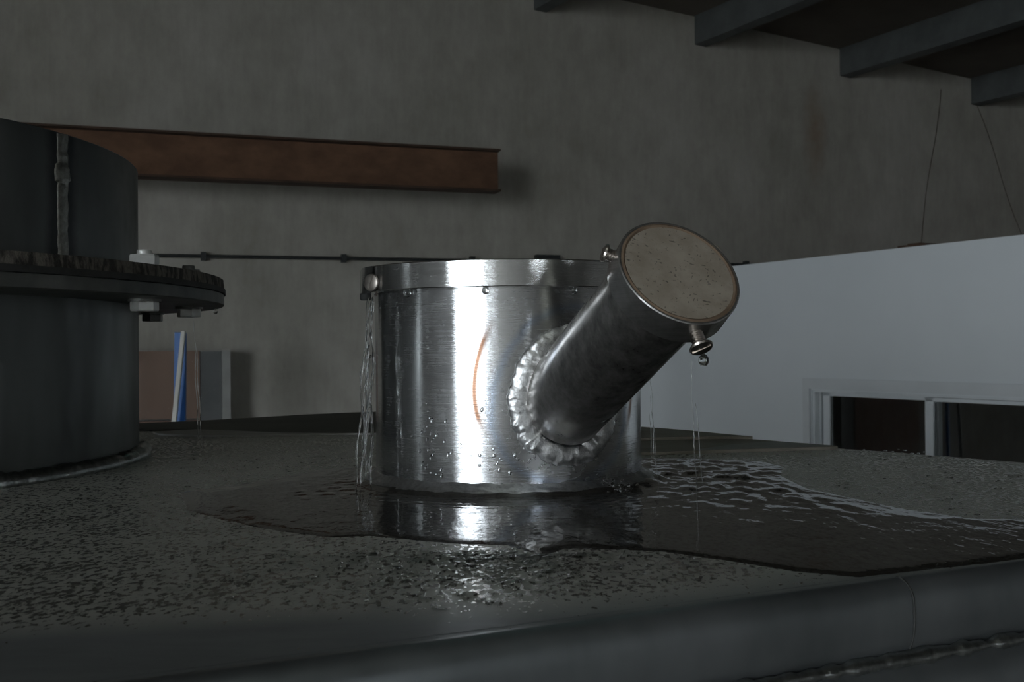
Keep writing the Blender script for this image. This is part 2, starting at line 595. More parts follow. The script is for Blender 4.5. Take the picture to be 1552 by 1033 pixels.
mb = MB()
wall_with_holes(mb, hall(LEFT, REAR, 0), E2, BACK - REAR, -E1 * .2,
                [(DOOR[0] - REAR, DOOR[1] - REAR, DOOR[2], DOOR[3]), (SLOT_L[0] - REAR, SLOT_L[1] - REAR, SLOT_L[2], SLOT_L[3]),
                 (SLOT_B[0] - REAR, SLOT_B[1] - REAR, SLOT_B[2], SLOT_B[3])], WALL_TOP)
struct(mb.build('wall_left', M['wall_plain']), 'hall side wall with wide open roller door')
mb = MB()
wall_with_holes(mb, hall(LEFT, REAR, 0), E1, RIGHT - LEFT, -E2 * .2, [(a - LEFT, b - LEFT, c, d) for a, b, c, d in REAR_SLOTS], WALL_TOP)
struct(mb.build('wall_rear', M['wall_plain']), 'hall wall with narrow tall windows')
mb = MB()
mb.obox(hall(RIGHT, REAR, FLOOR), E1 * .2, E2 * (BACK - REAR), ZUP * (WALL_TOP - FLOOR))
struct(mb.build('wall_right', M['wall_plain']), 'plain hall side wall')

# roof: falls gently to the right along the back wall, purlins run towards the viewer
ROOF_S = -0.108
PUR_Z0 = 1.935                      # purlin underside on the wall at e1 = 3.124
PUR_H = 0.175


def roof_pt(a, b, dz=0.0):
    p = E1 * a + E2 * BACK + U * b
    p.z = PUR_Z0 + PUR_H + ROOF_S * (a - 3.124) + dz
    return p


SKY = [(-2.2, -1.0, 6.2, 12.4), (.9, 1.2, 2.8, 3.3)]
mb = MB()
acuts = [-11.0]
for s in SKY:
    acuts += [s[0], s[1]]
acuts += [12.0]
B0, B1 = -1.5, 17.0


def roof_panel(mb, a0, a1, b0, b1):
    o = roof_pt(a0, b0)
    mb.obox(o, roof_pt(a1, b0) - o, roof_pt(a0, b1) - o, ZUP * .04)


for i in range(len(acuts) - 1):
    hole = next((s for s in SKY if abs(s[0] - acuts[i]) < 1e-6), None)
    if hole:
        roof_panel(mb, acuts[i], acuts[i + 1], B0, hole[2])
        roof_panel(mb, acuts[i], acuts[i + 1], hole[3], B1)
    else:
        roof_panel(mb, acuts[i], acuts[i + 1], B0, B1)
roof = struct(mb.build('ceiling', M['roof']), 'dark sheet roof on steel purlins')
for s in SKY:
    mb = MB()
    o = roof_pt(s[0] - .03, s[2] - .03, .045)
    mb.obox(o, roof_pt(s[1] + .03, s[2] - .03, .045) - o, roof_pt(s[0] - .03, s[3] + .03, .045) - o, ZUP * .004)
    mb.build('skylight_sheet', M['sky_sheet'] if s[0] > 0 else M['sky_sheet_grey'], roof)
    c = roof_pt((s[0] + s[1]) / 2, (s[2] + s[3]) / 2, .09)
    ad = (roof_pt(s[1], s[2]) - roof_pt(s[0], s[2])).normalized()
    yd = (U - ad * U.dot(ad)).normalized()
    add_portal('skylight_sky_portal', c, ad, yd if ad.cross(yd).z > 0 else -yd, s[1] - s[0], s[3] - s[2])

for k in range(-3, 7):
    a = 3.124 + 1.04 * k
    mb = MB()
    o = roof_pt(a, 0.01, -PUR_H)
    mb.obox(o, roof_pt(a + .075, 0.01, -PUR_H) - o, U * 14.0, ZUP * PUR_H)
    mb.build('purlin', M['purlin'], roof)

# ------------------------------------------------------------------ white office box with sliding window
OFF0 = E1 * ((Vector((.48, 6.2, 0))).dot(E1)) + E2 * BACK
N_OFF = Vector((-0.877, -0.480, 0)).normalized()       # faces the viewer's left
OFF_TOP = 0.487
OFF_LEN = 4.6


def off(s, d, z):
    """s along the wall towards the viewer, d out of the wall face"""
    return OFF0 + U * s + N_OFF * d + ZUP * z


WS0, WS1, WZ0, WZ1 = 1.755, 3.25, -1.30, -0.096
mb = MB()
for s0, s1, z0, z1 in ((0.0, WS0, FLOOR, OFF_TOP), (WS1, OFF_LEN, FLOOR, OFF_TOP), (WS0, WS1, FLOOR, WZ0), (WS0, WS1, WZ1, OFF_TOP)):
    mb.obox(off(s0, 0, z0), U * (s1 - s0), -N_OFF * .1, ZUP * (z1 - z0))
ow = struct(mb.build('wall_office', M['white_wall']), 'white panel wall of a low office room with sliding window')
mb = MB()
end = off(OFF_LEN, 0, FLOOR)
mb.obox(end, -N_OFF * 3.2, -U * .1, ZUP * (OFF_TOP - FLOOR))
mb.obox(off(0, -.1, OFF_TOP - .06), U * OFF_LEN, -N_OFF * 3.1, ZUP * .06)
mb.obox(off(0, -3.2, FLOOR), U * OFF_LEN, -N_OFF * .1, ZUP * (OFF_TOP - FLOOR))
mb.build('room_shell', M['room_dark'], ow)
w1 = struct(MB().obox(off(WS0 - .045, .0, WZ1 + .005), U * (WS1 - WS0 + .09), N_OFF * .012, ZUP * .046)
            .obox(off(WS0 - .045, .0, WZ0 - .05), U * .04, N_OFF * .012, ZUP * (WZ1 - WZ0 + .055))
            .obox(off(WS1 + .005, .0, WZ0 - .05), U * .04, N_OFF * .012, ZUP * (WZ1 - WZ0 + .055))
            .obox(off(WS0 - .045, .0, WZ0 - .05), U * (WS1 - WS0 + .09), N_OFF * .03, ZUP * .045)
            .build('window_1', M['white_trim']), 'white framed sliding window with dark panes in the office wall')
mb = MB()
mb.obox(off(WS0, -.085, WZ1 - .010), U * (WS1 - WS0), N_OFF * .08, ZUP * .010)
mb.obox(off(WS0, -.085, WZ0), U * (WS1 - WS0), N_OFF * .08, ZUP * .02)
mb.obox(off(WS0, -.085, WZ0), U * .012, N_OFF * .08, ZUP * (WZ1 - WZ0))
mb.obox(off(WS1 - .012, -.085, WZ0), U * .012, N_OFF * .08, ZUP * (WZ1 - WZ0))
mb.obox(off(WS0 + .012, -.045, WZ0), U * .010, N_OFF * .012, ZUP * (WZ1 - WZ0))
mb.build('window_frame', M['alu'], w1)
for (s0, s1, d) in ((WS0 + .03, 2.395, -.06), (2.355, WS1 - .02, -.03)):
    mb = MB()
    zt, zb, w = WZ1 - .012, WZ0 + .02, .038
    mb.obox(off(s0, d, zb), U * w, N_OFF * .022, ZUP * (zt - zb))
    mb.obox(off(s1 - w, d, zb), U * w, N_OFF * .022, ZUP * (zt - zb))
    mb.obox(off(s0, d, zb), U * (s1 - s0), N_OFF * .022, ZUP * .05)
    mb.obox(off(s0, d, zt - .014), U * (s1 - s0), N_OFF * .022, ZUP * .014)
    sash = mb.build('sash', M['alu'], w1)
    MB().obox(off(s0 + w, d + .009, zb + .05), U * (s1 - s0 - 2 * w), N_OFF * .005, ZUP * (zt - zb - .064)).build('pane', M['glass'], sash)
t = thing('roof_edge_clip', 'small dark clip on the top edge of the white office wall', 'clip', off(2.28, -.05, OFF_TOP))
MB().obox(off(2.21, -.09, OFF_TOP), U * .14, N_OFF * .06, ZUP * .012).build('base', M['rust_dark'], t)
MB().obox(off(2.25, -.08, OFF_TOP + .012), U * .06, N_OFF * .04, ZUP * .006).build('tongue', M['rust_dark'], t)

# ------------------------------------------------------------------ the tank under the nozzles
FD = Vector((.902, .431, 0)).normalized()
FN = Vector((FD.y, -FD.x, 0))                # out of the front edge, towards the viewer
FP = Vector((0, .372, 0))
tank = thing('steel_tank', 'large dark steel tank with wet flat top and rounded front edge', 'tank', (0, .9, FLOOR))
fl = FP + FD * -1.75
fr = FP + FD * .62
outline = [(fl.x, fl.y), (fr.x, fr.y), (.578, .66), (.575, .69), (.42, .883), (.344, .979), (.302, 1.021), (.252, 1.087), (.195, 1.18), (.151, 1.239),
           (.02, 1.41), (-.10, 1.56), (-.15, 1.615), (-.18, 1.635), (-.213, 1.638), (-.259, 1.618), (-.312, 1.58), (-.377, 1.515), (-.43, 1.466), (-.62, 1.36), (-1.3, 1.03), (-1.75, .75)]
mb = MB()
n = len(outline)
mb.add([(x, y, 0) for x, y in outline] + [(x, y, -.006) for x, y in outline],
       [tuple(range(n)), tuple(reversed(range(n, 2 * n)))] + [(i, (i + 1) % n, n + (i + 1) % n, n + i) for i in range(1, n)])
mb.build('top_plate', M['plate'], tank)
# shell below the plate, standing on the floor
mb = MB()
ins = [Vector((x, y, 0)) for x, y in outline]
cen = Vector((-.4, .7, 0))
low = [p + (cen - p).normalized() * .008 for p in ins]
low[0] += -FN * .008
low[1] += -FN * .008
mb.add([(p.x, p.y, -.006) for p in low] + [(p.x, p.y, FLOOR) for p in low],
       [(i, (i + 1) % n, n + (i + 1) % n, n + i) for i in range(n)] + [tuple(range(n, 2 * n))])
mb.build('shell', M['edge'], tank)
# rolled front edge: profile (outwards, z)
prof = [(-.0045, .0001), (-.002, -.0009), (.0, .0002), (.0028, .0000), (.0056, -.0014), (.0078, -.0036), (.0092, -.0066), (.0098, -.011),
        (.0098, -.018), (.0088, -.0245), (.0066, -.0295), (.0050, -.0318)]
segs = 60
mb = MB()
vs, fs = [], []
for i in range(segs + 1):
    b = fl + FD * ((fr - fl).length * i / segs)
    for (o, z) in prof:
        w = .0004 * noise.noise(Vector((i * .4, z * 60, 0)))
        p = b + FN * (o + w)
        vs.append((p.x, p.y, z))
m_ = len(prof)
for i in range(segs):
    for j in range(m_ - 1):
        fs.append((i * m_ + j, (i + 1) * m_ + j, (i + 1) * m_ + j + 1, i * m_ + j + 1))
mb.add(vs, fs).build('rolled_edge', M['edge'], tank, 60)
prof2 = [(.004, -.032), (.010, -.0335), (.0145, -.038), (.0165, -.046), (.017, -.07), (.017, FLOOR)]
mb = MB()
vs, fs = [], []
for e in (0, 1):
    b = (fl, fr)[e]
    for (o, z) in prof2:
        p = b + FN * o
        vs.append((p.x, p.y, z))
k = len(prof2)
mb.add(vs, [(j, k + j, k + j + 1, j + 1) for j in range(k - 1)]).build('front_wall', M['edge'], tank, 60)


def bead_path(pts, step):
    out = []
    for a, b in zip(pts[:-1], pts[1:]):
        a, b = Vector(a), Vector(b)
        m = max(1, int((b - a).length / step))
        out += [a + (b - a) * (i / m) for i in range(m)]
    return out + [Vector(pts[-1])]


def ripple(n, r, period, amt=.22, nz=.18, seed=0.0):
    return [r * (1 + amt * ((i % period) / period - .5) + nz * noise.noise(Vector((i * .35, seed, 1.7)))) for i in range(n)]


pth = bead_path([fl + FN * .0078 + Vector((0, 0, -.0325)), fr + FN * .0078 + Vector((0, 0, -.0325))], .0035)
MB().sweep(pth, ripple(len(pth), .0036, 3, .35, .5), 8).build('weld_bead', M['weld_dark'], tank, 50)
# short vertical seam over the rolled edge
b = FP + FD * .180
pth = bead_path([b + FN * (o + .0003) + Vector((0, 0, z)) for o, z in prof[2:]], .001)
MB().sweep(pth, ripple(len(pth), .0005, 3, .2, .5), 6).build('seam', M['gasket'], tank, 50)

# sheets towards the far side of the tank top, plus two painted light areas
plates = [
    ('dark_border', [(-.10, 1.232), (-.10, 1.555), (-.15, 1.61), (-.18, 1.63), (-.213, 1.634), (-.259, 1.614), (-.312, 1.576), (-.377, 1.511), (-.43, 1.46), (-.56, 1.385), (-.47, 1.30), (-.386, 1.294), (-.33, 1.268), (-.267, 1.233), (-.195, 1.222)], 0, .002, 'dark_plate'),
    ('pale_strip', [(-.43, 1.262), (-.415, 1.235), (-.356, 1.198), (-.284, 1.206), (-.195, 1.214), (-.10, 1.217), (-.10, 1.229), (-.195, 1.220), (-.267, 1.231), (-.33, 1.266), (-.386, 1.292)], 0, .0022, 'light_plate'),  # paler colour stands in for light caught on the step face
    ('lap_sheet', [(.02, .958), (.10, .960), (.134, .963), (.20, .978), (.262, .992), (.300, .999), (.3085, 1.003), (.305, 1.014), (.248, 1.085), (.192, 1.178), (.148, 1.237), (.02, 1.40)], 0, .003, 'dry_plate'),
    ('lap_sheet', [(.02, 1.076), (.131, 1.077), (.22, 1.090), (.246, 1.0835), (.19, 1.177), (.146, 1.235), (.02, 1.395)], .003, .006, 'dry_plate'),
    ('pale_patch', [(.165, .9735), (.262, .9945), (.300, 1.0015), (.303, 1.006), (.290, 1.024), (.262, 1.056), (.215, 1.030)], .003, .0034, 'light_plate'),  # light reflected by the lap sheet, painted as a paler area
]
for nm, poly, z0, z1, mt in plates:
    MB().prism(poly, z0 + .0002, z1).build(nm, M[mt], tank)

# ------------------------------------------------------------------ bright nozzle in the middle
noz = thing('pipe_nozzle', 'shiny brushed steel nozzle with slanted branch pipe standing in the puddle', 'nozzle', NC)
MB().lathe([(R_N, -.004), (R_N, .1400), (R_N, .1545), (R_N - .004, .1545), (R_N - .004, -.004)], NC, 160).build('body', M['nozzle'], noz, 40)
# weld fillet round the foot
cnt = 260
vs, fs = [], []
fp = [(.0, .0088), (.0012, .0078), (.0030, .0066), (.0052, .0056), (.0078, .0046), (.0100, .0030), (.0115, .0008), (.0120, -.002)]
for i in range(cnt):
    a = 2 * math.pi * i / cnt
    for j, (o_, z) in enumerate(fp):
        w = 1 + .16 * noise.noise(Vector((math.cos(a) * 9, math.sin(a) * 9, j * .5))) + .07 * noise.noise(Vector((math.cos(a) * 38, math.sin(a) * 38, j)))
        vs.append((NC.x + math.cos(a) * (R_N - .0003 + o_ * w), NC.y + math.sin(a) * (R_N - .0003 + o_ * w), z * w))
k = len(fp)
for i in range(cnt):
    q = (i + 1) % cnt
    for j in range(k - 1):
        fs.append((i * k + j, q * k + j, q * k + j + 1, i * k + j + 1))
MB().add(vs, fs).build('foot_weld', M['weld_wet'], noz, 80)
# branch pipe
bx = BR_A.orthogonal().normalized()
by = BR_A.cross(bx)
blen = (BR_C - BR_B).length
MB().lathe([(R_P, -.012), (R_P, .02), (R_P, blen - .006), (R_P - .003, blen - .006), (R_P - .003, -.012)], BR_B, 96, frame=(bx, by, BR_A)).build('branch_pipe', M['branch'], noz, 40)


def on_nozzle(rho, phi, lift=0.0):
    q = BR_B + (bx * math.cos(phi) + by * math.sin(phi)) * rho
    R = R_N + lift
    dx, dy = q.x - NC.x, q.y - NC.y
    a = BR_A.x ** 2 + BR_A.y ** 2
    b_ = dx * BR_A.x + dy * BR_A.y
    c = dx * dx + dy * dy - R * R
    s = (-b_ + math.sqrt(max(b_ * b_ - a * c, 0))) / a
    return q + BR_A * s


cnt = 420
pth, nrm, rad = [], [], []
for i in range(cnt):
    ph = 2 * math.pi * i / cnt
    wob = .0006 * noise.noise(Vector((math.cos(ph) * 6, math.sin(ph) * 6, 2)))
    p = on_nozzle(R_P + .0042 + wob, ph, .0008)
    pth.append(p)
    nrm.append((p - Vector((NC.x, NC.y, p.z))).normalized())
    rad.append(.0074 * (1 + .16 * noise.noise(Vector((i * .08, 5.5, 0)))))
MB().sweep(pth, rad, 20, True, nrm, .46, .24, jscale=140).build('branch_weld', M['weld'], noz, 80)

# ------------------------------------------------------------------ screws for both caps


def screw(parent, pos, direction, stem, r_stem, r_head, h_head=.0022, slot=.4):
    D = Vector(direction).normalized()
    X = D.orthogonal().normalized()
    Y = D.cross(X)
    fr_ = (X, Y, D)
    pr = [(0, -.004)]
    k = max(3, int(stem / .0014))
    for i in range(k):
        h = stem * i / k
        pr += [(r_stem * .86, h), (r_stem, h + stem / k * .5)]
    pr += [(r_stem * .86, stem), (0, stem)]
    p2 = Vector(pos) + D * stem
    mb = MB().lathe(pr, pos, 20, frame=fr_)
    mb.lathe([(0, -.0003), (r_head * .9, 0), (r_head, h_head * .35), (r_head * .93, h_head * .8), (r_head * .6, h_head), (0, h_head * 1.05)], p2, 28, frame=fr_)
    q = p2 + D * (h_head * .9)
    X2 = X * math.cos(slot) + Y * math.sin(slot)
    Y2 = D.cross(X2)
    mb.obox(q - X2 * r_head * .8 - Y2 * .0006, X2 * r_head * 1.6, Y2 * .0012, D * .0006)
    return mb.build('screw', M['screw'], parent, 35)


# flat cap closing the nozzle
cap = bpy.data.objects.new('cap', None)
COL.objects.link(cap)
cap.parent = noz
tag(cap, 'wide bright steel cap with flat rim')
RC = .1109
MB().lathe([(R_N + .0006, .1392), (RC - .0006, .1392), (RC, .1398), (RC, .1566), (RC - .0008, .1574), (RC - .006, .1574), (RC - .007, .1562), (0, .1562), (0, .1550), (R_N + .0006, .1550), (R_N + .0006, .1392)], NC, 180).build('rim', M['cap'], cap, 30)
mb = MB()
a0, a1 = math.radians(-160), math.radians(-147.5)
mb.lathe([(RC - .0005, .1385), (RC + .0012, .1385), (RC + .0012, .1572), (RC - .0005, .1572)], NC, 12, a0, a1)
mb.build('lap_tab', M['cap'], cap, 30)
sa = math.radians(-147)
sp = NC + Vector((math.cos(sa) * RC, math.sin(sa) * RC, .1452))
screw(cap, sp, Vector((math.cos(sa) + .32, math.sin(sa) - .3, 0)), .0028, .0036, .0064, .0026)
sa2 = math.radians(-27)
screw(cap, NC + Vector((math.cos(sa2) * RC, math.sin(sa2) * RC, .1475)), (math.cos(sa2), math.sin(sa2), 0), .006, .0036, .0064, .0026)
sa3 = math.radians(93)
screw(cap, NC + Vector((math.cos(sa3) * RC, math.sin(sa3) * RC, .1475)), (math.cos(sa3), math.sin(sa3), 0), .006, .0036, .0064, .0026)
mb = MB()
mb.lathe([(0, 0), (.0035, 0), (.0042, .001), (.0042, .005), (0, .005)], NC + Vector((math.cos(math.radians(-166)) * .1075, math.sin(math.radians(-166)) * .1075, .1345)), 14)
mb.build('lock_pin', M['gasket'], cap, 40)

# tilted cap on the branch
CN = Vector((.300, -.760, .575)).normalized()
R_BC = .0372
cap2 = bpy.data.objects.new('branch_cap', None)
COL.objects.link(cap2)
cap2.parent = noz
tag(cap2, 'round tan-faced cap with rust-brown ring')
cx = CN.orthogonal().normalized()
cy = CN.cross(cx)
frm = (cx, cy, CN)
TH = .0175
MB().lathe([(R_P + .0002, -TH), (R_BC - .0004, -TH), (R_BC, -TH + .0005), (R_BC, -.0006), (R_BC - .0006, 0), (R_BC - .0016, -.0001), (R_BC - .0016, -.002), (R_P + .0002, -.002), (R_P + .0002, -TH)], BR_C, 128, frame=frm).build('rim', M['cap_branch'], cap2, 30)
MB().lathe([(0, -.0004), (R_BC - .0042, -.0004), (R_BC - .0042, -.003), (0, -.003)], BR_C, 96, frame=frm).build('face_plate', M['face'], cap2, 30)
MB().lathe([(R_BC - .0043, -.0006), (R_BC - .0030, .0002), (R_BC - .0017, -.0003), (R_BC - .0017, -.003), (R_BC - .0043, -.003)], BR_C, 96, frame=frm).build('rust_ring', M['rust_ring'], cap2, 40)


def radial(img_x, img_z):
    d = Vector((img_x, 0, img_z))
    d = d - CN * d.dot(CN)
    return d.normalized()


r_low = radial(.02, -1.0)
r_up = (Matrix.Rotation(math.radians(-118), 3, CN) @ r_low)
if r_up.x > 0:
    r_up = (Matrix.Rotation(math.radians(118), 3, CN) @ r_low)
r_3 = -(r_low + r_up).normalized()
mid = BR_C - CN * (TH * .48)
screw(cap2, mid + r_low * R_BC, r_low, .0085, .0040, .0068, .0024, 1.2)
screw(cap2, mid + r_up * R_BC, r_up, .0045, .0038, .0055, .0024, .2)
screw(cap2, mid + r_3 * R_BC, r_3, .0030, .0038, .0055, .0024, .2)

# ------------------------------------------------------------------ dark flanged manway on the left
MC = Vector((-.6671, .9161, 0))
R_M, R_F = .3236, .4029
man = thing('flanged_manway', 'wide dark steel manway neck with bolted double flange', 'manway', MC)
MB().lathe([(R_M, -.004), (R_M, .142), (R_M - .006, .142), (R_M - .006, -.004)], MC, 200).build('lower_neck', M['neck'], man, 40)
MB().lathe([(R_M - .005, .1412), (R_F - .001, .1412), (R_F, .1420), (R_F, .1512), (R_F - .001, .1520), (R_M - .005, .1520), (R_M - .005, .1412)], MC, 200).build('lower_flange', M['flange'], man, 30)
MB().lathe([(R_M, .1520), (R_F + .0015, .1520), (R_F + .0015, .1566), (R_M, .1566), (R_M, .1520)], MC, 200).build('gasket', M['gasket'], man, 30)
mb = MB()
segs = 420
vs, fs = [], []
for (r0, z) in ((R_M - .005, .1566), (R_F, .1566), (R_F, .161), (R_F - .0008, .1658), (R_M - .005, .1658)):
    for i in range(segs):
        a = 2 * math.pi * i / segs
        r = r0
        if r0 > R_F - .002:
            r += .0010 * noise.noise(Vector((i * .55, z * 150, 4))) + .0005 * (random.random() - .5)
        vs.append((MC.x + r * math.cos(a), MC.y + r * math.sin(a), z))
for j in range(4):
    for i in range(segs):
        k = (i + 1) % segs
        fs.append((j * segs + i, j * segs + k, (j + 1) * segs + k, (j + 1) * segs + i))
for i in range(segs):
    k = (i + 1) % segs
    fs.append((4 * segs + i, 4 * segs + k, k, i))
mb.add(vs, fs).build('upper_flange', M['flame_cut'], man, 35)
MB().lathe([(R_M, .165), (R_M, .2705), (R_M - .0008, .2713), (R_M - .0055, .2713), (R_M - .006, .2705), (R_M - .006, .165)], MC, 200).build('upper_neck', M['neck_seam'], man, 30)
cnt = 520
pth = [MC + Vector((math.cos(2 * math.pi * i / cnt), math.sin(2 * math.pi * i / cnt), 0)) * (R_M + .003) + Vector((0, 0, .002)) for i in range(cnt)]
MB().sweep(pth, ripple(cnt, .0085, 3, .15, .35, 7.0), 10, True).build('foot_weld', M['weld_dark'], man, 60)
aw = math.radians(-14.8)
pw = MC + Vector((math.cos(aw) * R_M, math.sin(aw) * R_M, 0))
tang = Vector((-math.sin(aw), math.cos(aw), 0))
seam_pts = [pw + tang * (.0008 * noise.noise(Vector((i * .2, 3, 3)))) + Vector((0, 0, .166 + .1045 * i / 60)) for i in range(61)]
sr = ripple(61, .0062, 4, .03, .14, 2.0)
for i in range(61):
    if 38 < i < 46:
        sr[i] *= 1.45
nr = [Vector((math.cos(aw), math.sin(aw), 0))] * 61
sm = MB().sweep(seam_pts, sr, 12, False, nr, .32).build('seam_weld', M['weld_dull'], man, 60)
R_B = .370
bolt_me = {}
for i in range(14):
    a = math.radians(-8 + i * 360 / 14)
    p = MC + Vector((math.cos(a) * R_B, math.sin(a) * R_B, 0))
    vis = i in (0,)
    mt = M['zinc'] if i in (0, 1) else M['zinc_dark']
    mtt = M['zinc'] if i == 0 else M['zinc_dark']
    b = MB().lathe([(0, .138), (.006, .138), (.006, .1805), (.0054, .1815), (0, .1815)], p, 20).build('bolt', mtt, man, 30)
    MB().hexnut(p + Vector((0, 0, .1660)), (0, 0, 1), .0118, .0115, .5 + i * .7 if i else .80).build('nut', mtt, b)
    MB().lathe([(.006, .1390), (.0130, .1390), (.0130, .1411), (.006, .1411)], p, 24).build('washer', M['zinc_dark'], b, 30)
    MB().hexnut(p + Vector((0, 0, .1312)), (0, 0, 1), .0114, .0080, .75 + i * .6 if i else .72).build('bolt_head', mt if i != 2 else M['zinc_dark'], b)

# ------------------------------------------------------------------ background things
# rusty I-beam projecting from the left wall
bend = Vector((0, 0, 0))
BEAM_D = BACK - .45


def beam_pt(a, d, z):
    return hall(a, BEAM_D + d, z)


BA1 = 1.715
BZ0, BZ1 = .915, 1.135
blab = 'rusty red-brown steel I-beam running level in front of the concrete wall'
beam = thing('steel_beam', blab, 'beam', beam_pt(LEFT, 0, BZ0))
BL = BA1 - LEFT
MB().obox(beam_pt(LEFT, -.055, BZ1 - .010), E1 * BL, E2 * .11, ZUP * .010).build('top_flange', M['rust_dark'], beam)  # darker than the web: underside shade put into the flange colour
MB().obox(beam_pt(LEFT, -.055, BZ0), E1 * BL, E2 * .11, ZUP * .010).build('bottom_flange', M['rust_dark'], beam)  # same darker colour standing in for the shaded underside
MB().obox(beam_pt(LEFT, -.004, BZ0 + .010), E1 * BL, E2 * .008, ZUP * (BZ1 - BZ0 - .020)).build('web', M['rust'], beam)

# thin black pipe clipped along the wall
c0 = hall(-5.5, BACK - .025, .565)
c1 = hall(3.60, BACK - .025, .600)


def cond(a):
    f_ = (a + 5.5) / 9.1
    return c0 + (c1 - c0) * f_


con = thing('wall_pipe', 'thin black pipe clipped along the concrete wall', 'pipe', cond(0))
MB().sweep([c0, cond(0), cond(2), c1], .0095, 10).build('tube', M['cable'], con, 50)
for a in (-3.1, -2.37, -1.62, -.88, -.49, .244, .974, 1.70, 2.75, 3.46):
    p = cond(a)
    mb = MB()
    mb.obox(p - E1 * .013 - ZUP * .022 - E2 * .014, E1 * .026, E2 * .038, ZUP * .044)
    mb.build('clip', M['cable'], con)
p = cond(2.15)
MB().obox(p - E1 * .072 - ZUP * .0 - E2 * .02, E1 * .144, E2 * .044, ZUP * .038).build('junction_box', M['cable'], con)

# wires hanging on the wall at the right
for lab, a0_, z0_, a1_, z1_ in (('thin dark wire hanging down the wall to the office roof', 4.957, 1.79, 4.747, .60),
                                ('thin dark wire slanting down the wall at the far right', 5.255, 1.70, 5.72, .60)):
    pts = [hall(a0_ + (a1_ - a0_) * i / 12, BACK - .012 - .01 * math.sin(i * .7), z0_ + (z1_ - z0_) * i / 12) for i in range(13)]
    o = MB().sweep(pts, .0016, 6).build('hanging_wire', M['rust_dark'])
    tag(o, lab, 'wire')

# wrapped boards standing against the wall
pk = thing('wrapped_boards', 'tall brown and grey boards wrapped in clear plastic against the wall', 'boards', hall(0, BACK - .2, FLOOR))


def pkb(a0_, a1_, d0, d1, z0, z1):
    return MB().obox(hall(a0_, BACK - d1, z0), E1 * (a1_ - a0_), E2 * (d1 - d0), ZUP * (z1 - z0))


pkb(-.62, .215, .16, .20, -.24, .098).build('board', M['board'], pk)
pkb(-.62, .215, .15, .20, FLOOR, -.25).build('timber_base', M['board_red'], pk)
pkb(.220, .322, .10, .19, FLOOR, .095).build('insulation_board', M['grey_board'], pk)
pkb(.324, .366, .06, .19, FLOOR, .098).build('edge_post', M['pale_edge'], pk)
mb = MB()
g = 26
vs, fs = [], []
for i in range(g + 1):
    for j in range(g + 1):
        a = -.64 + 1.0 * i / g
        z = FLOOR + .3 + (2.262 - .3) * (j / g) ** .5
        d = .215 + .012 * noise.noise(Vector((a * 9, z * 7, 1.3))) + .008 * noise.noise(Vector((a * 23 + z * 9, z * 15, 4)))
        vs.append(hall(a, BACK - d, min(z, .11 + .004 * math.sin(i))))
for i in range(g):
    for j in range(g):
        fs.append((i * (g + 1) + j, (i + 1) * (g + 1) + j, (i + 1) * (g + 1) + j + 1, i * (g + 1) + j + 1))
mb.add(vs, fs).build('plastic_film', M['film'], pk, 60)

# blue board with a white batten leaning across it
def lean(pts_bot, pts_top, thick, name, mat, label, cat):
    (xb0, xb1, yb), (xt0, xt1, yt, zt) = pts_bot, pts_top
    v = []
    for dy in (0, thick):
        v += [(xb0, yb + dy, FLOOR), (xb1, yb + dy, FLOOR), (xt1, yt + dy, zt), (xt0, yt + dy, zt)]
    f_ = [(0, 1, 2, 3), (7, 6, 5, 4), (0, 4, 5, 1), (1, 5, 6, 2), (2, 6, 7, 3), (3, 7, 4, 0)]
    mbx = MB().add(v, f_)
    o = mbx.build(name, mat)
    bv = o.modifiers.new('bevel', 'BEVEL')
    bv.width = .002
    bv.segments = 2
    return tag(o, label, cat)


# ------------------------------------------------------------------ water


def inside(poly, x, y):
    r = False
    j = len(poly) - 1
    for i in range(len(poly)):
        (xi, yi), (xj, yj) = poly[i], poly[j]
        if (yi > y) != (yj > y) and x < (xj - xi) * (y - yi) / (yj - yi) + xi:
            r = not r
        j = i
    return r


def edge_dist(poly, x, y):
    d = 9
    for i in range(len(poly)):
        (x0, y0), (x1, y1) = poly[i - 1], poly[i]
        dx, dy = x1 - x0, y1 - y0
        t_ = max(0, min(1, ((x - x0) * dx + (y - y0) * dy) / (dx * dx + dy * dy + 1e-12)))
        d = min(d, math.hypot(x - x0 - t_ * dx, y - y0 - t_ * dy))
    return d


pud = [(-.235, .735), (-.205, .655), (-.167, .609), (-.129, .575), (-.096, .553), (-.076, .557), (-.045, .540), (-.026, .532), (-.004, .528), (.007, .510), (.013, .502),
       (.019, .507), (.026, .518), (.045, .515), (.070, .509), (.097, .486), (.121, .462), (.146, .448), (.215, .4757), (.300, .5155), (.375, .555), (.33, .59), (.262, .60),
       (.235, .64), (.205, .73), (.205, .80), (.222, .86), (.215, .905), (.165, .935), (.09, .945), (-.05, .93), (-.16, .87), (-.19, .80)]


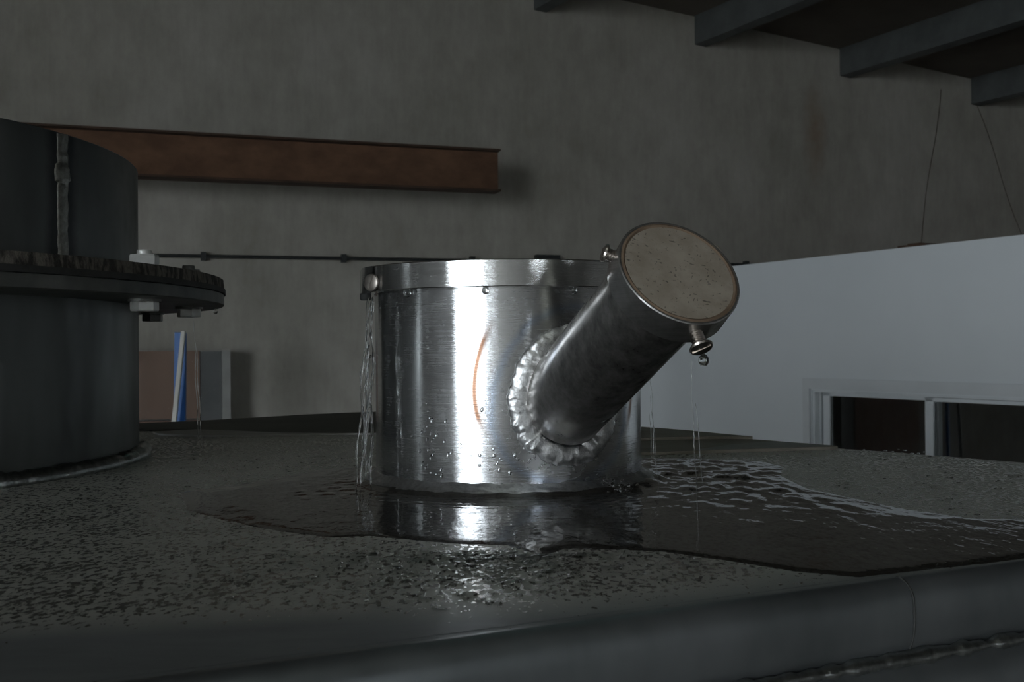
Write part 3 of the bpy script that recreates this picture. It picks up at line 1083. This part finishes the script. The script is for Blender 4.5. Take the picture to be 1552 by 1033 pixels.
def puddle_h(x, y, d):
    soft = .026 if (y > .6 and x > .0) or x < -.15 else .008
    h = .0008 * min(1, d / soft) ** (.7 if soft < .02 else 1.3)
    rn = math.hypot(x - NC.x, y - NC.y)
    near = math.exp(-max(0, rn - .1) / .05)
    rip = .00022 * math.sin(rn * 520) * near
    # disturbed water where the streams land, right of the nozzle
    dr = math.exp(-((x - .155) ** 2 / .005 + (y - .80) ** 2 / .018))
    rip += dr * (.0030 * noise.noise(Vector((x * 95, y * 42, 2))) + .0012 * noise.noise(Vector((x * 190, y * 80, 6))))
    dl = math.exp(-((x + .125) ** 2 / .001 + (y - .745) ** 2 / .003))
    rip += dl * .001 * noise.noise(Vector((x * 140, y * 90, 9)))
    rip += .00010 * noise.noise(Vector((x * 40, y * 30, 7)))
    h += rip * min(1, d / .012)
    h += .0032 * math.exp(-((rn - .106) / .008) ** 2) * (1 + .4 * noise.noise(Vector((x * 60, y * 60, 1))))
    return max(h, .0002)


mb = MB()
step = .0032
ids = {}
nx0, nx1, ny0, ny1 = int(-.24 / step), int(.38 / step), int(.44 / step), int(.95 / step)
fs, vs = [], []
keep = set()
for i in range(nx0, nx1):
    for j in range(ny0, ny1):
        x, y = (i + .5) * step, (j + .5) * step
        if inside(pud, x, y) and math.hypot(x - NC.x, y - NC.y) > .094:
            keep.add((i, j))


def pv(i, j):
    if (i, j) not in ids:
        x, y = i * step, j * step
        bd = any((i + a, j + b) not in keep for a in (-1, 0) for b in (-1, 0))
        d = edge_dist(pud, x, y)
        if bd and math.hypot(x - NC.x, y - NC.y) > .1:
            # pull outline vertices onto the smooth outline
            best = None
            for k in range(len(pud)):
                (x0, y0), (x1, y1) = pud[k - 1], pud[k]
                dx, dy = x1 - x0, y1 - y0
                t_ = max(0, min(1, ((x - x0) * dx + (y - y0) * dy) / (dx * dx + dy * dy + 1e-12)))
                q = (x0 + t_ * dx, y0 + t_ * dy)
                dd = math.hypot(x - q[0], y - q[1])
                if best is None or dd < best[0]:
                    best = (dd, q)
            x, y = best[1]
            z = -.0003
        else:
            z = puddle_h(x, y, d)
        ids[(i, j)] = len(vs)
        vs.append((x, y, z))
    return ids[(i, j)]


for (i, j) in keep:
    fs.append((pv(i, j), pv(i + 1, j), pv(i + 1, j + 1), pv(i, j + 1)))
pd = mb.add(vs, fs).build('water_puddle', M['water'], None, 80)
tag(pd, 'thin sheet of water spreading over the tank top around the nozzle', 'puddle')


def strands(name, label, top, bottom, n_, spread, r, wob, seed):
    rnd = random.Random(seed)
    mb_ = MB()
    top, bottom = Vector(top), Vector(bottom)
    for s in range(n_):
        ph, q = rnd.random() * 6.28, rnd.random()
        o = Vector(((rnd.random() - .5) * spread, (rnd.random() - .5) * spread, 0))
        t0, t1 = (0, 1) if s < max(1, n_ // 2) else (rnd.random() * .4, .6 + rnd.random() * .4)
        pts, rr = [], []
        for i in range(41):
            f_ = t0 + (t1 - t0) * i / 40
            p_ = top + (bottom - top) * f_ + o * (f_ ** .5)
            p_ += Vector((math.sin(f_ * 17 + ph), math.cos(f_ * 13 + ph), 0)) * wob * (1 - .4 * f_)
            pts.append(p_)
            rr.append(r * (.55 + .45 * abs(math.sin(f_ * 23 + ph * 2)) + .35 * noise.noise(Vector((f_ * 30, s, seed)))) * (1 - .35 * f_) * (.25 if i in (0, 40) else 1))
        mb_.sweep(pts, rr, 8)
    o = mb_.build(name, M['drop'], None, 80)
    return tag(o, label, 'water')


strands('water_stream', 'twisting stream of water falling beside the left side of the nozzle', (-.0995, .745, .1355), (-.106, .745, .001), 7, .012, .0010, .0012, 3)
strands('water_stream', 'faint thin stream of water falling right of the nozzle under the branch', (.0965, .745, .083), (.101, .745, .001), 3, .005, .00032, .0006, 5)
strands('water_stream', 'faint trickle falling from the lower screw of the branch cap', (.0998, .588, .0905), (.1045, .588, .001), 2, .004, .0003, .0003, 8)
strands('water_stream', 'faint trickle falling from the bolted flange of the manway', (-.312, 1.035, .131), (-.306, 1.035, .001), 2, .004, .0007, .0006, 11)


def drop(pos, r, label, tall=1.2):
    mb_ = MB()
    mb_.lathe([(0, -r * tall), (r * .55, -r * .95 * tall), (r * .92, -r * .5), (r, 0), (r * .85, r * .55), (r * .45, r * 1.0), (0, r * 1.15)], pos, 16)
    o = mb_.build('water_drop', M['drop'], None, 80)
    tag(o, label, 'water drop')


def under_rim(deg, r=.1035, z=.1372):
    a = math.radians(deg)
    return NC + Vector((math.cos(a) * r, math.sin(a) * r, z))


drop(under_rim(-131.6), .0027, 'hanging water drop under the cap rim nearest the round screw')
drop(under_rim(-98.2), .0021, 'hanging water drop under the cap rim beside the bright reflection')
drop(under_rim(-64), .0020, 'hanging water drop under the cap rim near the branch pipe')
low_head = mid + r_low * (R_BC + .0115)
drop(low_head + Vector((.0005, -.001, -.0052)), .0030, 'hanging water drop on the lower screw of the branch cap', 1.15)
drop(MC + Vector((math.cos(math.radians(24)) * .399, math.sin(math.radians(24)) * .399, .1388)), .0024, 'hanging water drop under the manway flange edge')

# countless beads of water on the plate
mb = MB()
rnd = random.Random(21)
placed = 0
while placed < 1500:
    if placed < 650:
        x, y = rnd.gauss(-.02, .045), .512 - abs(rnd.gauss(0, .035))
    elif placed < 900:
        x, y = rnd.uniform(-.16, .17), rnd.uniform(.40, .56)
    else:
        x, y = rnd.uniform(-.42, .38), rnd.uniform(.40, 1.0)
    if (FP - Vector((x, y, 0))).dot(FN) < .03 or inside(pud, x, y) or (x - MC.x) ** 2 + (y - MC.y) ** 2 < .345 ** 2:
        continue
    r = rnd.uniform(.0007, .0019) * (1.25 if placed < 400 else 1)
    ax, rot = r * rnd.uniform(1.0, 2.2), rnd.uniform(-.5, 1.1)
    hgt = r * rnd.uniform(.35, .6)
    vs, fs = [], []
    for k, (q, h) in enumerate(((1, 0), (.85, .55), (.45, .9))):
        for s in range(7):
            t_ = 6.283 * s / 7
            lx, ly = ax * q * math.cos(t_), r * q * math.sin(t_)
            vs.append((x + lx * math.cos(rot) - ly * math.sin(rot), y + lx * math.sin(rot) + ly * math.cos(rot), h * hgt - (.0002 if k == 0 else 0)))
    vs.append((x, y, hgt))
    for k in range(2):
        for s in range(7):
            fs.append((k * 7 + s, k * 7 + (s + 1) % 7, (k + 1) * 7 + (s + 1) % 7, (k + 1) * 7 + s))
    fs += [(14 + s, 14 + (s + 1) % 7, 21) for s in range(7)]
    mb.add(vs, fs)
    placed += 1
def bead(c, nrm_, r, el=1.0, axis=None):
    N_ = Vector(nrm_).normalized()
    X_ = (Vector(axis) if axis else N_.orthogonal()).normalized()
    X_ = (X_ - N_ * X_.dot(N_)).normalized()
    Y_ = N_.cross(X_)
    vs, fs = [], []
    for k, (q, h) in enumerate(((1, -.15), (.85, .45), (.45, .8))):
        for s_ in range(8):
            t_ = 6.283 * s_ / 8
            vs.append(Vector(c) + X_ * (r * el * q * math.cos(t_)) + Y_ * (r * q * math.sin(t_)) + N_ * (h * r * .8))
    vs.append(Vector(c) + N_ * (r * .72))
    for k in range(2):
        for s_ in range(8):
            fs.append((k * 8 + s_, k * 8 + (s_ + 1) % 8, (k + 1) * 8 + (s_ + 1) % 8, (k + 1) * 8 + s_))
    fs += [(16 + s_, 16 + (s_ + 1) % 8, 24) for s_ in range(8)]
    mb.add(vs, fs)


for i in range(90):
    a = math.radians(rnd.choice([rnd.gauss(-88, 7), rnd.uniform(-135, -60), rnd.gauss(-122, 3)]))
    z = .012 + abs(rnd.gauss(0, .028))
    nv = Vector((math.cos(a), math.sin(a), 0))
    bead(NC + nv * R_N + Vector((0, 0, min(z, .13))), nv, rnd.uniform(.0005, .0012), rnd.uniform(1, 2.2), (.3, 0, 1))
for i in range(46):
    # splashes where the water runs off beside the foot
    t_ = rnd.random()
    c = Vector((.052 + .02 * t_ + rnd.gauss(0, .004), .690 - .012 * t_ + rnd.gauss(0, .003), .012 - .006 * t_ + abs(rnd.gauss(0, .002))))
    bead(c, (rnd.gauss(0, 1), rnd.gauss(0, 1), 1), rnd.uniform(.0004, .0012), 1.5)
o = mb.build('water_beads', M['drop'], None, 80)
tag(o, 'countless small beads of water lying on the tank top', 'water beads', None, 'stuff')

# blue board and white batten behind the manway
lean((-1.507, -1.452, 4.60), (-1.478, -1.428, 4.62, .179), .018, 'blue_board', M['blue'], 'bright blue painted board standing behind the dark manway', 'board')
lean((-1.669, -1.649, 4.50), (-1.430, -1.412, 4.56, .183), .02, 'white_batten', M['white_strip'], 'thin white batten leaning across the bright blue board', 'batten')
